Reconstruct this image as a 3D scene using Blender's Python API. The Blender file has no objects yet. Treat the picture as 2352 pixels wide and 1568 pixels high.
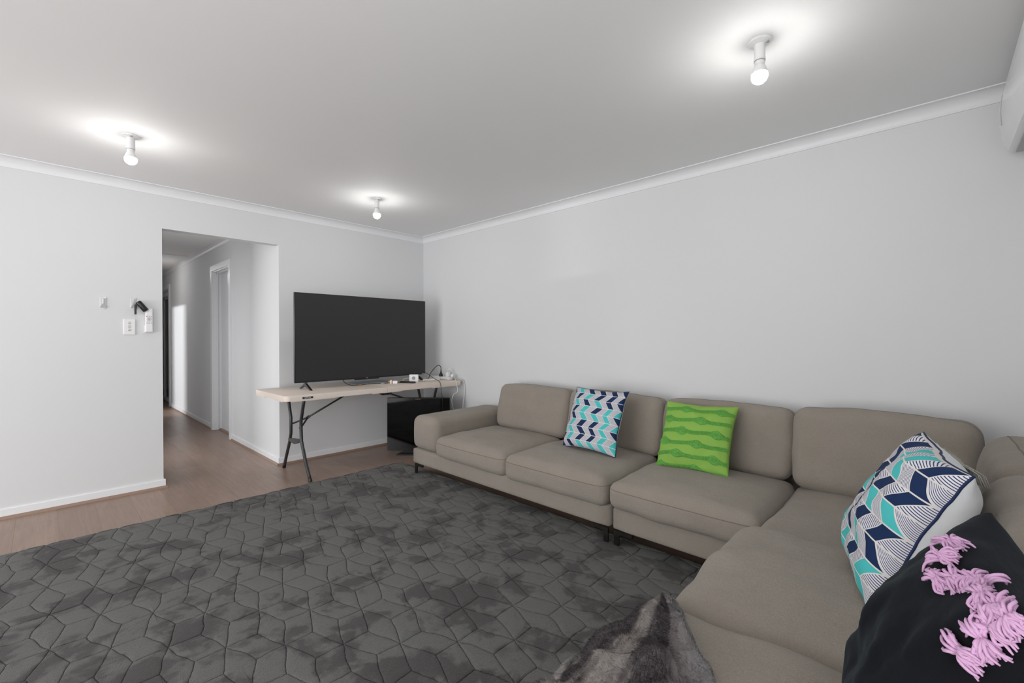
import bpy, math, random
import numpy as np
from mathutils import Vector, Matrix, noise
random.seed(4); rng = np.random.default_rng(7)
S = bpy.context.scene
C = S.collection
PI = math.pi
# ------------------------------------------------------------------ camera, world, lights, exposure
YAW, PITCH, FPX, CAMH = 0.81299, 0.00846, 1023.07, 1.2013
cd = bpy.data.cameras.new('camera'); cam = bpy.data.objects.new('camera', cd); C.objects.link(cam)
cam.location = (0, 0, CAMH); cam.rotation_euler = (PI/2 - PITCH, 0, -YAW)
cd.sensor_width = 36; cd.lens = FPX*36/2352; cd.clip_start = 0.02
S.camera = cam
S.view_settings.view_transform = 'Standard'; S.view_settings.look = 'None'
S.view_settings.gamma = 1; S.view_settings.use_curve_mapping = False
S.view_settings.exposure = -0.08
w = bpy.data.worlds.new('world'); S.world = w; w.use_nodes = True
w.node_tree.nodes['Background'].inputs[0].default_value = (0.92, 0.96, 1, 1)
w.node_tree.nodes['Background'].inputs[1].default_value = 1.0
BULB = 168.0          # emission strength of a lamp bulb
def area(name, loc, rot, sx, sy, power, col=(1, 1, 1), spread=PI):
    l = bpy.data.lights.new(name, 'AREA'); l.shape = 'RECTANGLE'; l.size = sx; l.size_y = sy
    l.energy = power; l.color = col; l.spread = spread
    o = bpy.data.objects.new(name, l); o.location = loc; o.rotation_euler = rot; C.objects.link(o); return o
# added area lamps acting as daylight, from unseen windows and hall openings
area('added_daylight_left', (-3.8, 2.0, 1.1), (0, -PI/2-.25, 0), 2.0, 3.3, 124, (0.985, 0.99, 1))  # added lamp, tilted up to brighten the ceiling
area('added_daylight_front', (-1.0, -0.75, 1.1), (PI/2+.25, 0, 0), 2.3, 1.9, 50, (0.985, 0.99, 1))  # added behind the viewer, tilted up, also lifts the sofa wing
area('hall_sun_patch_light', (-2.0, 8.75, 1.3), (0, -PI/2, 0), 0.12, 0.9, 115, (0.97, 0.98, 1))  # unseen lamp set to throw the sun patch on the hall wall
area('added_hall_fill', (0.30, 5.75, 1.0), (0, -PI/2, 0), 1.8, 0.9, 7, (0.98, 0.99, 1))  # added fill for the hall wall, through an unseen doorway
# ------------------------------------------------------------------ constants of the room
XR, YB, YF, XL, H = 3.177, 4.479, -0.45, -3.6, 2.4
XH = 1.54            # hall right wall / edge of the opening
XO = 0.667           # left edge of the opening
ZO = 2.074           # head of the opening
# ------------------------------------------------------------------ materials
def srgb(r, g, b):
    f = lambda c: ((c/255+0.055)/1.055)**2.4 if c > 10 else c/255/12.92
    return (f(r), f(g), f(b), 1)
class NT:
    def __init__(s, name, rough=0.6, spec=0.5, col=None, metal=0.0):
        s.m = bpy.data.materials.new(name); s.m.use_nodes = True; s.t = s.m.node_tree
        s.b = s.t.nodes['Principled BSDF']; s.b.inputs['Roughness'].default_value = rough
        s.b.inputs['Specular IOR Level'].default_value = spec; s.b.inputs['Metallic'].default_value = metal
        if col: s.b.inputs['Base Color'].default_value = col
    def n(s, ty, **kw):
        x = s.t.nodes.new(ty)
        for k, v in kw.items(): setattr(x, k, v)
        return x
    def l(s, a, b): s.t.links.new(a, b)
    def put(s, sock, v):
        if isinstance(v, (int, float, tuple)): sock.default_value = v
        else: s.l(v, sock)
    def math(s, op, a, b=0.0, c=0.0):
        x = s.n('ShaderNodeMath', operation=op); s.put(x.inputs[0], a); s.put(x.inputs[1], b)
        if len(x.inputs) > 2: s.put(x.inputs[2], c)
        return x.outputs[0]
    def mix(s, f, a, b):
        x = s.n('ShaderNodeMix', data_type='RGBA'); s.put(x.inputs[0], f); s.put(x.inputs[6], a); s.put(x.inputs[7], b)
        return x.outputs[2]
    def coord(s, kind='Object', scale=(1, 1, 1), rot=(0, 0, 0)):
        c = s.n('ShaderNodeTexCoord'); m = s.n('ShaderNodeMapping'); m.inputs['Scale'].default_value = scale
        m.inputs['Rotation'].default_value = rot
        s.l(c.outputs[kind], m.inputs[0]); return m.outputs[0]
    def noise(s, vec, scale, detail=3, rough=0.5, dist=0.0):
        x = s.n('ShaderNodeTexNoise'); s.l(vec, x.inputs['Vector']); x.inputs['Scale'].default_value = scale
        x.inputs['Detail'].default_value = detail; x.inputs['Roughness'].default_value = rough
        x.inputs['Distortion'].default_value = dist; return x.outputs[0]
    def ramp(s, f, stops):
        x = s.n('ShaderNodeValToRGB'); s.l(f, x.inputs[0]); e = x.color_ramp.elements
        while len(e) < len(stops): e.new(0.5)
        for i, (p, c) in enumerate(stops): e[i].position = p; e[i].color = c
        return x.outputs[0]
    def bump(s, h, dist=0.002, strength=1.0):
        x = s.n('ShaderNodeBump'); s.put(x.inputs['Height'], h); x.inputs['Distance'].default_value = dist
        x.inputs['Strength'].default_value = strength
        old = s.b.inputs['Normal'].links
        if old: s.l(old[0].from_socket, x.inputs['Normal'])
        s.l(x.outputs[0], s.b.inputs['Normal'])
    def col(s, v): s.l(v, s.b.inputs['Base Color'])

def plain(name, c, rough=0.5, spec=0.5, metal=0.0, bump=0.0, sc=300):
    k = NT(name, rough, spec, srgb(*c), metal)
    v = k.coord()
    if bump: k.bump(k.noise(v, sc, 3), bump)
    return k.m
def wallmat(name, c, rough=0.75):
    k = NT(name, rough, 0.25); v = k.coord()
    a = k.noise(v, 1.3, 4); k.col(k.mix(k.math('MULTIPLY', a, 0.25), srgb(*c), srgb(c[0]-8, c[1]-8, c[2]-7)))
    k.bump(k.noise(v, 260, 2), 0.0003, 0.5); return k.m
M = {}
M['wall'] = wallmat('painted_wall', (222, 223, 224))
M['ceil'] = wallmat('ceiling_paint', (242, 242, 242))
M['gloss_white'] = wallmat('gloss_trim_paint', (235, 236, 238), 0.35)
M['white_plastic'] = plain('white_plastic', (238, 238, 238), 0.3)
M['grey_plastic'] = plain('grey_plastic', (176, 176, 178), 0.4)
M['clear_plastic'] = plain('clear_plastic', (214, 214, 216), 0.15)
M['black_plastic'] = plain('black_plastic', (22, 22, 23), 0.35)
M['black_cable'] = plain('black_cable', (18, 18, 19), 0.45)
M['white_cable'] = plain('white_cable', (228, 226, 222), 0.45)
M['leg_metal'] = plain('powder_coated_steel', (62, 62, 63), 0.35, 0.5, 0.3)
M['chrome'] = plain('chrome', (170, 168, 165), 0.18, 0.5, 1.0)
M['dark_chrome'] = plain('dark_chrome', (120, 117, 112), 0.2, 0.5, 1.0)
M['brass'] = plain('brass_pin', (190, 150, 90), 0.3, 0.5, 1.0)
M['red'] = plain('red_band', (190, 30, 50), 0.5)
M['purple'] = plain('purple_button', (70, 40, 120), 0.4)
M['logo'] = plain('grey_lettering', (150, 150, 150), 0.4)
M['lettering_white'] = plain('white_lettering', (225, 225, 225), 0.4)
M['badge'] = plain('badge_blue', (35, 40, 52), 0.4)
M['orange'] = plain('orange_button', (196, 120, 96), 0.5)
M['lcd'] = plain('lcd_screen', (244, 246, 246), 0.1)
M['trim_wood'] = plain('brown_quad_moulding', (150, 124, 108), 0.45)
M['tufts'] = plain('pink_yarn', (206, 165, 200), 0.85, 0.1, 0, 0.0006, 500)
M['navy_cord'] = plain('navy_piping', (28, 44, 84), 0.6, 0.3, 0, 0.0003, 900)
M['white_fabric'] = plain('white_cotton', (228, 230, 232), 0.8, 0.2, 0, 0.0004, 700)
M['teal_fabric'] = plain('teal_cotton', (96, 200, 204), 0.8, 0.2, 0, 0.0004, 700)
M['fringe'] = plain('grey_fringe_yarn', (176, 173, 165), 0.8, 0.2)
M['dark_glass'] = plain('dark_glass', (58, 60, 62), 0.05, 0.5)

def screen(name, c, rough):
    k = NT(name, rough, 0.5, srgb(*c)); return k.m
M['tv_screen'] = screen('television_screen', (40, 40, 41), 0.42)
M['tv2_screen'] = screen('small_screen_glass', (8, 8, 8), 0.04)

k = NT('bulb_glow', 0.5); k.b.inputs['Emission Color'].default_value = (1, 0.985, 0.96, 1)
k.b.inputs['Emission Strength'].default_value = BULB; k.b.inputs['Base Color'].default_value = (1, 1, 1, 1); M['bulb'] = k.m

# sofa linen
def linen(name, c, ws=1.0):
    k = NT(name, 0.9, 0.15); v = k.coord()
    n1 = k.noise(k.coord(scale=(1, 1, 6)), 260, 2); n2 = k.noise(k.coord(scale=(6, 6, 1)), 260, 2)
    wv = k.math('MULTIPLY', k.math('ADD', n1, n2), 0.5)
    big = k.noise(v, 5, 4, 0.6)
    base = k.mix(big, srgb(c[0]-9, c[1]-9, c[2]-9), srgb(c[0]+8, c[1]+8, c[2]+7))
    base = k.mix(k.math('MULTIPLY', k.math('SUBTRACT', wv, 0.72), 1.3), srgb(c[0]+6, c[1]+6, c[2]+6), base) if False else k.mix(k.ramp(wv, [(.40, (0, 0, 0, 1)), (.62, (.75, .75, .75, 1))]), base, srgb(c[0]-30, c[1]-29, c[2]-28))
    k.col(base)
    k.b.inputs['Sheen Weight'].default_value = 0.15; k.b.inputs['Sheen Roughness'].default_value = 0.5
    k.bump(k.noise(k.coord(scale=(1.5, .8, 1), rot=(0, 0, .5)), 6, 2, 0.5, 0.8), 0.010*ws, 0.5)
    k.bump(k.noise(k.coord(scale=(1, 1, 1)), 24, 3, 0.55, 1.5), 0.004*ws, 0.6)
    k.bump(wv, 0.0022, 0.8)
    return k.m
M['linen'] = linen('taupe_linen', (160, 151, 141))
M['linen2'] = linen('taupe_linen_wing', (160, 151, 141), 1.5)
M['seam'] = plain('linen_seam', (130, 120, 111), 0.9, 0.1)

# floor planks, running along Y
k = NT('laminate_planks', 0.34, 0.45)
tc = k.n('ShaderNodeTexCoord'); mp = k.n('ShaderNodeMapping'); mp.inputs['Rotation'].default_value = (0, 0, PI/2)
mp.inputs['Location'].default_value = (0, 0.123+0.19*20, 0)
k.l(tc.outputs['Object'], mp.inputs[0])
br = k.n('ShaderNodeTexBrick'); k.l(mp.outputs[0], br.inputs['Vector'])
br.inputs['Scale'].default_value = 1; br.inputs['Brick Width'].default_value = 1.25; br.inputs['Row Height'].default_value = 0.19
br.inputs['Mortar Size'].default_value = 0.0013; br.inputs['Mortar Smooth'].default_value = 0.2; br.offset = 0.37; br.inputs['Bias'].default_value = 0
br.inputs['Color1'].default_value = (0, 0, 0, 1); br.inputs['Color2'].default_value = (1, 1, 1, 1); br.inputs['Mortar'].default_value = (.5, .5, .5, 1)
gr = k.noise(k.coord(scale=(14, 0.9, 1)), 4, 6, 0.62, 0.8); gr2 = k.noise(k.coord(scale=(3, 0.6, 1)), 2.5, 3, 0.5, 1.5)
c1 = k.mix(gr, srgb(132, 108, 94), srgb(184, 158, 140)); c2 = k.mix(gr, srgb(116, 94, 82), srgb(166, 140, 124))
cc = k.mix(br.outputs['Color'], c1, c2); cc = k.mix(k.math('MULTIPLY', gr2, 0.5), cc, srgb(122, 100, 88))
cc = k.mix(k.math('MULTIPLY', br.outputs['Fac'], 0.45), cc, srgb(86, 70, 60)); k.col(cc)
k.bump(k.math('SUBTRACT', gr, br.outputs['Fac']), 0.0006, 0.5)
M['floor'] = k.m

# rug
k = NT('charcoal_pile', 0.95, 0.08); v = k.coord()
a = k.noise(v, 4.2, 4, 0.55, 0.35); b2 = k.noise(v, 11, 4, 0.6, 0.8)
f = k.math('ADD', k.math('MULTIPLY', a, 0.72), k.math('MULTIPLY', b2, 0.28))
patch = k.ramp(f, [(0.445, (0, 0, 0, 1)), (0.505, (1, 1, 1, 1))])  # nap sheen of the leaning pile, put into the colour as patches
fine = k.noise(v, 300, 3, 0.7); mid = k.noise(k.coord(scale=(1, 2.2, 1)), 30, 3, 0.6)
base = k.mix(patch, srgb(48, 44, 42), srgb(108, 108, 104))
base = k.mix(k.math('MULTIPLY', mid, 0.22), base, srgb(70, 68, 66))
base = k.mix(k.ramp(fine, [(.38, (0, 0, 0, 1)), (.66, (.7, .7, .7, 1))]), base, srgb(62, 61, 60)); k.col(base)
k.b.inputs['Sheen Weight'].default_value = 0.25; k.b.inputs['Sheen Roughness'].default_value = 0.6
k.bump(mid, 0.006, 0.5); k.bump(fine, 0.006, 1.0)
M['rug'] = k.m
M['rug_base'] = plain('rug_backing', (42, 41, 40), 0.95, 0.05)

# table plastic
k = NT('almond_plastic', 0.5, 0.4); v = k.coord()
k.col(k.mix(k.noise(v, 60, 3), srgb(222, 208, 196), srgb(231, 219, 208))); k.bump(k.noise(v, 320, 2), 0.0005, 0.6); M['table'] = k.m

# geometric print
def chevron(name, rows, cols, seed):
    k = NT(name, 0.75, 0.2)
    tcn = k.n('ShaderNodeTexCoord'); sp = k.n('ShaderNodeSeparateXYZ'); k.l(tcn.outputs['UV'], sp.inputs[0])
    V = k.math('MULTIPLY', sp.outputs[1], float(rows)); U = k.math('MULTIPLY', sp.outputs[0], float(cols))
    j = k.math('FLOOR', V); fv = k.math('FRACT', V)
    odd = k.math('MODULO', k.math('ADD', j, 40.0), 2.0)
    tri = k.math('PINGPONG', V, 1.0)                      # zigzag shift of the columns
    us = k.math('ADD', U, k.math('MULTIPLY', tri, 0.95))
    i = k.math('FLOOR', us); fu = k.math('FRACT', us)
    vt = k.math('ADD', fv, 0.0)
    # line borders
    e1 = k.math('MINIMUM', fu, k.math('SUBTRACT', 1.0, fu)); e2 = k.math('MINIMUM', vt, k.math('SUBTRACT', 1.0, vt))
    edge = k.math('LESS_THAN', k.math('MINIMUM', e1, k.math('MULTIPLY', e2, 0.9)), 0.035)
    cb = k.n('ShaderNodeCombineXYZ'); k.put(cb.inputs[0], i); k.put(cb.inputs[1], j); cb.inputs[2].default_value = seed
    wn = k.n('ShaderNodeTexWhiteNoise', noise_dimensions='3D'); k.l(cb.outputs[0], wn.inputs[0])
    r = wn.outputs[0]
    # never two solid cells side by side: solids only where (i+j) is even
    par = k.math('MODULO', k.math('ADD', i, 40.0), 2.0)
    solid = k.math('LESS_THAN', par, 0.5)
    teal = k.math('LESS_THAN', r, 0.44)
    h1 = k.math('FRACT', k.math('MULTIPLY', k.math('ADD', vt, k.math('MULTIPLY', fu, 0.25)), 11.0))
    h2 = k.math('FRACT', k.math('MULTIPLY', fu, 11.0))
    hsel = k.math('ADD', k.math('MULTIPLY', odd, h1), k.math('MULTIPLY', k.math('SUBTRACT', 1.0, odd), h2))
    hl = k.math('LESS_THAN', hsel, 0.36)
    white = srgb(226, 224, 226); navy = srgb(26, 47, 86)
    hat = k.mix(hl, white, srgb(58, 66, 112))
    sol = k.mix(teal, navy, srgb(78, 190, 190))
    cc = k.mix(solid, hat, sol); cc = k.mix(edge, cc, srgb(222, 218, 214)); k.col(cc)
    k.bump(k.noise(k.coord(), 600, 2), 0.0004, 0.5)
    return k.m
M['print1'] = chevron('chevron_print', 9, 10, 3.0)
M['print2'] = chevron('chevron_print_large', 8, 9, 11.0)
M['green'] = plain('green_cotton', (138, 180, 84), 0.85, 0.15, 0, 0.0005, 500)
M['green_tuft'] = plain('green_chenille', (112, 178, 86), 0.95, 0.1, 0, 0.002, 260)
k = NT('black_velvet', 0.75, 0.1); v = k.coord()
k.col(k.mix(k.noise(v, 14, 4), srgb(14, 14, 18), srgb(24, 26, 31))); k.b.inputs['Sheen Weight'].default_value = 0.10
k.b.inputs['Sheen Roughness'].default_value = 0.4; k.b.inputs['Sheen Tint'].default_value = srgb(150, 170, 185)
k.bump(k.noise(k.coord(scale=(1, 1, 4)), 7, 3), 0.01, 0.5); k.bump(k.noise(v, 500, 2), 0.0006, 0.5); M['velvet'] = k.m
# fur: stripes follow the UV
k = NT('striped_faux_fur', 0.9, 0.12)
tcn = k.n('ShaderNodeTexCoord'); sp = k.n('ShaderNodeSeparateXYZ'); k.l(tcn.outputs['UV'], sp.inputs[0])
wob = k.noise(k.coord('UV', scale=(2.5, 10, 1)), 2.2, 3, 0.6)
st = k.math('ADD', k.math('MULTIPLY', sp.outputs[1], 1.0), k.math('MULTIPLY', k.math('SUBTRACT', wob, 0.5), 0.16))
rc = k.ramp(st, [(0.0, srgb(147, 146, 147)), (0.20, srgb(129, 123, 124)), (0.235, srgb(44, 42, 47)), (0.33, srgb(38, 36, 41)), (0.37, srgb(144, 139, 135)),
                 (0.415, srgb(153, 147, 142)), (0.45, srgb(46, 43, 49)), (0.60, srgb(40, 38, 44)), (0.64, srgb(161, 158, 154)), (0.70, srgb(60, 57, 62)), (0.86, srgb(48, 46, 52)), (0.95, srgb(144, 146, 153))])
spk = k.noise(k.coord('UV', scale=(14, 60, 1)), 5, 4, 0.7)
k.col(k.mix(k.ramp(spk, [(0.35, (0, 0, 0, 1)), (0.75, (.6, .6, .6, 1))]), rc, srgb(134, 126, 124)))
M['fur'] = k.m
k = NT('printed_leaflet', 0.4, 0.4); v = k.coord()
k.col(k.mix(k.noise(v, 14, 3), srgb(106, 140, 160), srgb(170, 168, 170))); M['leaflet'] = k.m

# ------------------------------------------------------------------ mesh helpers
def tag(o, label=None, cat=None, group=None, kind=None):
    if label: o['label'] = label
    if cat: o['category'] = cat
    if group: o['group'] = group
    if kind: o['kind'] = kind
    return o
def mesh(name, V, F, mat, parent=None, smooth=True, uv=None, loc=None):
    me = bpy.data.meshes.new(name); me.from_pydata([tuple(map(float, v)) for v in V], [], [tuple(map(int, f)) for f in F])
    if uv is not None:
        L = me.uv_layers.new(name='UVMap'); idx = np.empty(len(me.loops), dtype=np.int32); me.loops.foreach_get('vertex_index', idx)
        L.data.foreach_set('uv', np.asarray(uv, dtype=np.float32)[idx].ravel())
    if smooth: me.polygons.foreach_set('use_smooth', [True]*len(me.polygons))
    me.materials.append(mat); me.update()
    o = bpy.data.objects.new(name, me); C.objects.link(o)
    if loc is not None: o.location = loc
    if parent is not None: o.parent = parent; o.matrix_parent_inverse = Matrix.Identity(4)
    return o
def empty(name, loc=(0, 0, 0), label=None, cat=None, group=None):
    o = bpy.data.objects.new(name, None); o.empty_display_size = 0.1; o.location = loc; C.objects.link(o)
    return tag(o, label, cat, group)
class G:
    """collects geometry for one mesh, world coordinates relative to origin o"""
    def __init__(s, o=(0, 0, 0)): s.V = []; s.F = []; s.o = np.array(o, float)
    def add(s, V, F):
        n = len(s.V); s.V += [np.array(v, float)-s.o for v in V]; s.F += [tuple(i+n for i in f) for f in F]; return s
    def box(s, x0, x1, y0, y1, z0, z1):
        V = [(x, y, z) for z in (z0, z1) for y in (y0, y1) for x in (x0, x1)]
        return s.add(V, [(0, 2, 3, 1), (4, 5, 7, 6), (0, 1, 5, 4), (2, 6, 7, 3), (0, 4, 6, 2), (1, 3, 7, 5)])
    def bbox(s, x0, x1, y0, y1, z0, z1, r, n=3):
        V, F = rbox((x1-x0, y1-y0, z1-z0), r, (n*2+2,)*3, tight=True)
        return s.add(V+np.array([(x0+x1)/2, (y0+y1)/2, (z0+z1)/2]), F)
    def tube(s, pts, r, n=8, caps=True, closed=False):
        P = [np.array(p, float) for p in pts]; m = len(P); rs = r if hasattr(r, '__len__') else [r]*m
        V = []; F = []; up = None
        for i in range(m):
            a = P[(i-1) % m] if (closed or i > 0) else P[i]; b = P[(i+1) % m] if (closed or i < m-1) else P[i]
            t = b-a; t = t/(np.linalg.norm(t)+1e-12)
            if up is None:
                up = np.array([0, 0, 1.]) if abs(t[2]) < .9 else np.array([1., 0, 0])
            u = up-t*np.dot(up, t); nu = np.linalg.norm(u)
            if nu < 1e-6: u = np.cross(t, [0.3, .8, .5]); nu = np.linalg.norm(u)
            u = u/nu; up = u; v = np.cross(t, u)
            for k2 in range(n):
                an = 2*PI*k2/n; V.append(P[i]+rs[i]*(u*math.cos(an)+v*math.sin(an)))
        for i in range(m if closed else m-1):
            for k2 in range(n):
                a = i*n+k2; b = i*n+(k2+1) % n; c = ((i+1) % m)*n+(k2+1) % n; d = ((i+1) % m)*n+k2; F.append((a, b, c, d))
        if caps and not closed: F.append(tuple(range(n))[::-1]); F.append(tuple(range((m-1)*n, m*n)))
        return s.add(V, F)
    def lathe(s, prof, c=(0, 0, 0), n=24, axis='z'):
        V = []; F = []; c = np.array(c, float)
        for r, z in prof:
            for k2 in range(n):
                a = 2*PI*k2/n; p = (r*math.cos(a), r*math.sin(a), z)
                if axis == 'y': p = (p[0], p[2], p[1])
                if axis == 'x': p = (p[2], p[0], p[1])
                V.append(c+np.array(p))
        for i in range(len(prof)-1):
            for k2 in range(n): F.append((i*n+k2, i*n+(k2+1) % n, (i+1)*n+(k2+1) % n, (i+1)*n+k2))
        F.append(tuple(range(n))[::-1]); F.append(tuple(range((len(prof)-1)*n, len(prof)*n)))
        return s.add(V, F)
    def prism(s, poly, d0, d1, axis='y'):
        """poly of 2D points extruded along an axis"""
        n = len(poly); V = []
        for d in (d0, d1):
            for a, b in poly: V.append({'y': (a, d, b), 'x': (d, a, b), 'z': (a, b, d)}[axis])
        F = [tuple(range(n)), tuple(range(2*n-1, n-1, -1))]+[(i, i+n, (i+1) % n+n, (i+1) % n) for i in range(n)]
        return s.add(V, F)
    def obj(s, name, mat, parent=None, smooth=False, loc=None, **kw):
        o = mesh(name, s.V, s.F, mat, parent, smooth, loc=loc)
        bpy_normals(o)
        if smooth == 'auto': pass
        return tag(o, **kw) if kw else o
def smooth_path(P, n=8):
    P = [np.array(p, float) for p in P]; Q = [2*P[0]-P[1]]+P+[2*P[-1]-P[-2]]; out = []
    for i in range(1, len(Q)-2):
        for k2 in range(n):
            t = k2/n; a, b, c, d = Q[i-1], Q[i], Q[i+1], Q[i+2]
            out.append(.5*((2*b)+(-a+c)*t+(2*a-5*b+4*c-d)*t*t+(-a+3*b-3*c+d)*t**3))
    out.append(Q[-2]); return out
import bmesh
def bpy_normals(o):
    bm = bmesh.new(); bm.from_mesh(o.data); bmesh.ops.recalc_face_normals(bm, faces=bm.faces); bm.to_mesh(o.data); bm.free()
def sharp(o, ang=0.7):
    me = o.data; me.polygons.foreach_set('use_smooth', [True]*len(me.polygons))
    try: me.set_sharp_from_angle(angle=ang)
    except Exception: pass
    return o
def rbox(size, r, div, fn=None, tight=False):
    """rounded box centred at the origin, gridded; fn(P, Nrm, unit) deforms an array of points"""
    sx, sy, sz = size; nx, ny, nz = div; keys = {}; V = []; F = []
    def ax(n): # parameters -1..1 with more points near the ends
        t = np.linspace(-1, 1, n+1); return t if not tight else np.sign(t)*(np.abs(t)**0.6)
    AX, AY, AZ = ax(nx), ax(ny), ax(nz)
    def vid(i, j, k3):
        if (i, j, k3) not in keys: keys[(i, j, k3)] = len(V); V.append((AX[i], AY[j], AZ[k3]))
        return keys[(i, j, k3)]
    for i in range(nx):
        for j in range(ny):
            F.append((vid(i, j, nz), vid(i+1, j, nz), vid(i+1, j+1, nz), vid(i, j+1, nz)))
            F.append((vid(i, j, 0), vid(i, j+1, 0), vid(i+1, j+1, 0), vid(i+1, j, 0)))
    for i in range(nx):
        for k3 in range(nz):
            F.append((vid(i, 0, k3), vid(i+1, 0, k3), vid(i+1, 0, k3+1), vid(i, 0, k3+1)))
            F.append((vid(i, ny, k3), vid(i, ny, k3+1), vid(i+1, ny, k3+1), vid(i+1, ny, k3)))
    for j in range(ny):
        for k3 in range(nz):
            F.append((vid(0, j, k3), vid(0, j, k3+1), vid(0, j+1, k3+1), vid(0, j+1, k3)))
            F.append((vid(nx, j, k3), vid(nx, j+1, k3), vid(nx, j+1, k3+1), vid(nx, j, k3+1)))
    U = np.array(V); h = np.array([sx, sy, sz])/2; r = min(r, h.min()*0.999); P = U*h; c = np.clip(P, -(h-r), h-r)
    # spread the rows near edges over the rounding
    d = P-c; L = np.linalg.norm(d, axis=1, keepdims=True); N = np.where(L > 1e-9, d/np.maximum(L, 1e-9), 0)
    onface = np.abs(np.abs(U)-1) < 1e-9
    flat = L[:, 0] < 1e-9
    Q = c+N*r
    Nn = N.copy()
    if fn is not None: Q = fn(Q, Nn, U)
    return Q, F
def nz3(P, s, seed=0.0):
    return np.array([noise.noise(Vector((p[0]*s+seed, p[1]*s+seed*1.7, p[2]*s-seed))) for p in P])

# ================================================================== the room
def struct(g, name, mat, smooth=False, parent=None):
    o = g.obj(name, mat, parent, smooth)
    if parent is None: o['kind'] = 'structure'
    return o
T = 0.09
struct(G().box(XL-.3, XR+.3, YF-.3, 13.5, -0.1, 0), 'floor', M['floor'])
struct(G().box(XL-.3, XR+.2, YF-.2, YB+T, H, H+.1), 'ceiling', M['ceil'])
g = G().box(XL, XO, YB, YB+T, 0, H).box(XO, XH, YB, YB+T, ZO, H).box(XH, XR+T, YB, YB+T, 0, H)
struct(g, 'wall_back', M['wall'])
struct(G().box(XR, XR+T, YF-.2, YB, 0, H), 'wall_right', M['wall'])
# front wall (behind the viewer) with an added, unseen window
g = G().box(XL, -2.2, YF-T, YF, 0, H).box(-2.2, 0.2, YF-T, YF, 0, 0.2).box(-2.2, 0.2, YF-T, YF, 2.3, H).box(0.2, XR, YF-T, YF, 0, H)
struct(g, 'wall_front', M['wall'])
g = G().box(XL-T, XL, YF, 0.3, 0, H).box(XL-T, XL, 3.7, YB, 0, H).box(XL-T, XL, 0.3, 3.7, 2.35, H).box(XL-T, XL, .3, 3.7, 0, .15)  # gap for an added, unseen window that lights the room
struct(g, 'wall_left', M['wall'])
# frames of the two added, unseen windows
g = G()
for y0, y1 in ((.3, .36), (1.97, 2.03), (3.64, 3.7)): g.box(XL-.07, XL-.02, y0, y1, .15, 2.35)
g.box(XL-.07, XL-.02, .3, 3.7, .15, .2).box(XL-.07, XL-.02, .3, 3.7, 2.3, 2.35); struct(g, 'window_added_1', M['gloss_white'])
g = G()
for x0, x1 in ((-2.2, -2.14), (-1.03, -.97), (.14, .2)): g.box(x0, x1, YF-.07, YF-.02, .2, 2.3)
g.box(-2.2, .2, YF-.07, YF-.02, .2, .25).box(-2.2, .2, YF-.07, YF-.02, 2.25, 2.3); struct(g, 'window_added_2', M['gloss_white'])
# hall: right wall with two door openings, left wall, end wall, ceiling
D1a, D1b, DH = 6.06, 6.81, 2.06
D2a, D2b = 9.68, 11.6
g = G().box(XH, XH+T, YB+T, D1a, 0, H).box(XH, XH+T, D1a, D1b, DH, H).box(XH, XH+T, D1b, D2a, 0, H).box(XH, XH+T, D2a, D2b, DH, H).box(XH, XH+T, D2b, 13, 0, H)
struct(g, 'wall_hall_right', M['wall'])
HL = 0.55
g = G().box(HL-T, HL, YB+T, 5.3, 0, H).box(HL-T, HL, 5.3, 6.2, 2.04, H).box(HL-T, HL, 6.2, 8.55, 0, H).box(HL-T, HL, 8.55, 9.2, 1.60, H).box(HL-T, HL, 9.2, 13, 0, H)  # both gaps added, unseen: doorway for fill, low opening shaping the sun patch
struct(g, 'wall_hall_left', M['wall'])
struct(G().box(HL-T, XH+T, 13, 13+T, 0, H), 'wall_hall_end', M['wall'])
struct(G().box(HL-T, XH+T, YB+T, 7.95, H, H+.1).box(HL-T, XH+T, 7.95, 13.1, H-.012, H+.1), 'ceiling_hall', M['ceil'])
# cornices: concave cove profile
def cove(n=7, d=0.055, w=0.06):
    pts = [(0, -d-.012), (0.006, -d-.012), (0.006, -d)]
    for i in range(n+1):
        a = PI/2*i/n; pts.append((0.006+(w-.006)*(1-math.cos(a)), -d+(d-.006)*math.sin(a)))
    pts += [(w+.006, -.006), (w+.006, 0), (0, 0)]
    return pts
cv = cove()
g = G().prism([(YB-a, H+b) for a, b in cv], XL, XR, 'x'); sharp(struct(g, 'trim_cornice_back', M['gloss_white']), .6)
g = G().prism([(XR-a, H+b) for a, b in cv], YF, YB, 'y'); sharp(struct(g, 'trim_cornice_right', M['gloss_white']), .6)
g = G().prism([(XH-a, H+b) for a, b in cv], YB+T, 13, 'y'); sharp(struct(g, 'trim_cornice_hall', M['gloss_white']), .6)
g = G().prism([(YF+a, H+b) for a, b in cv], XL, XR, 'x'); sharp(struct(g, 'trim_cornice_front', M['gloss_white']), .6)
g = G().prism([(XL+a, H+b) for a, b in cv], YF, YB, 'y'); sharp(struct(g, 'trim_cornice_left', M['gloss_white']), .6)
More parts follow.
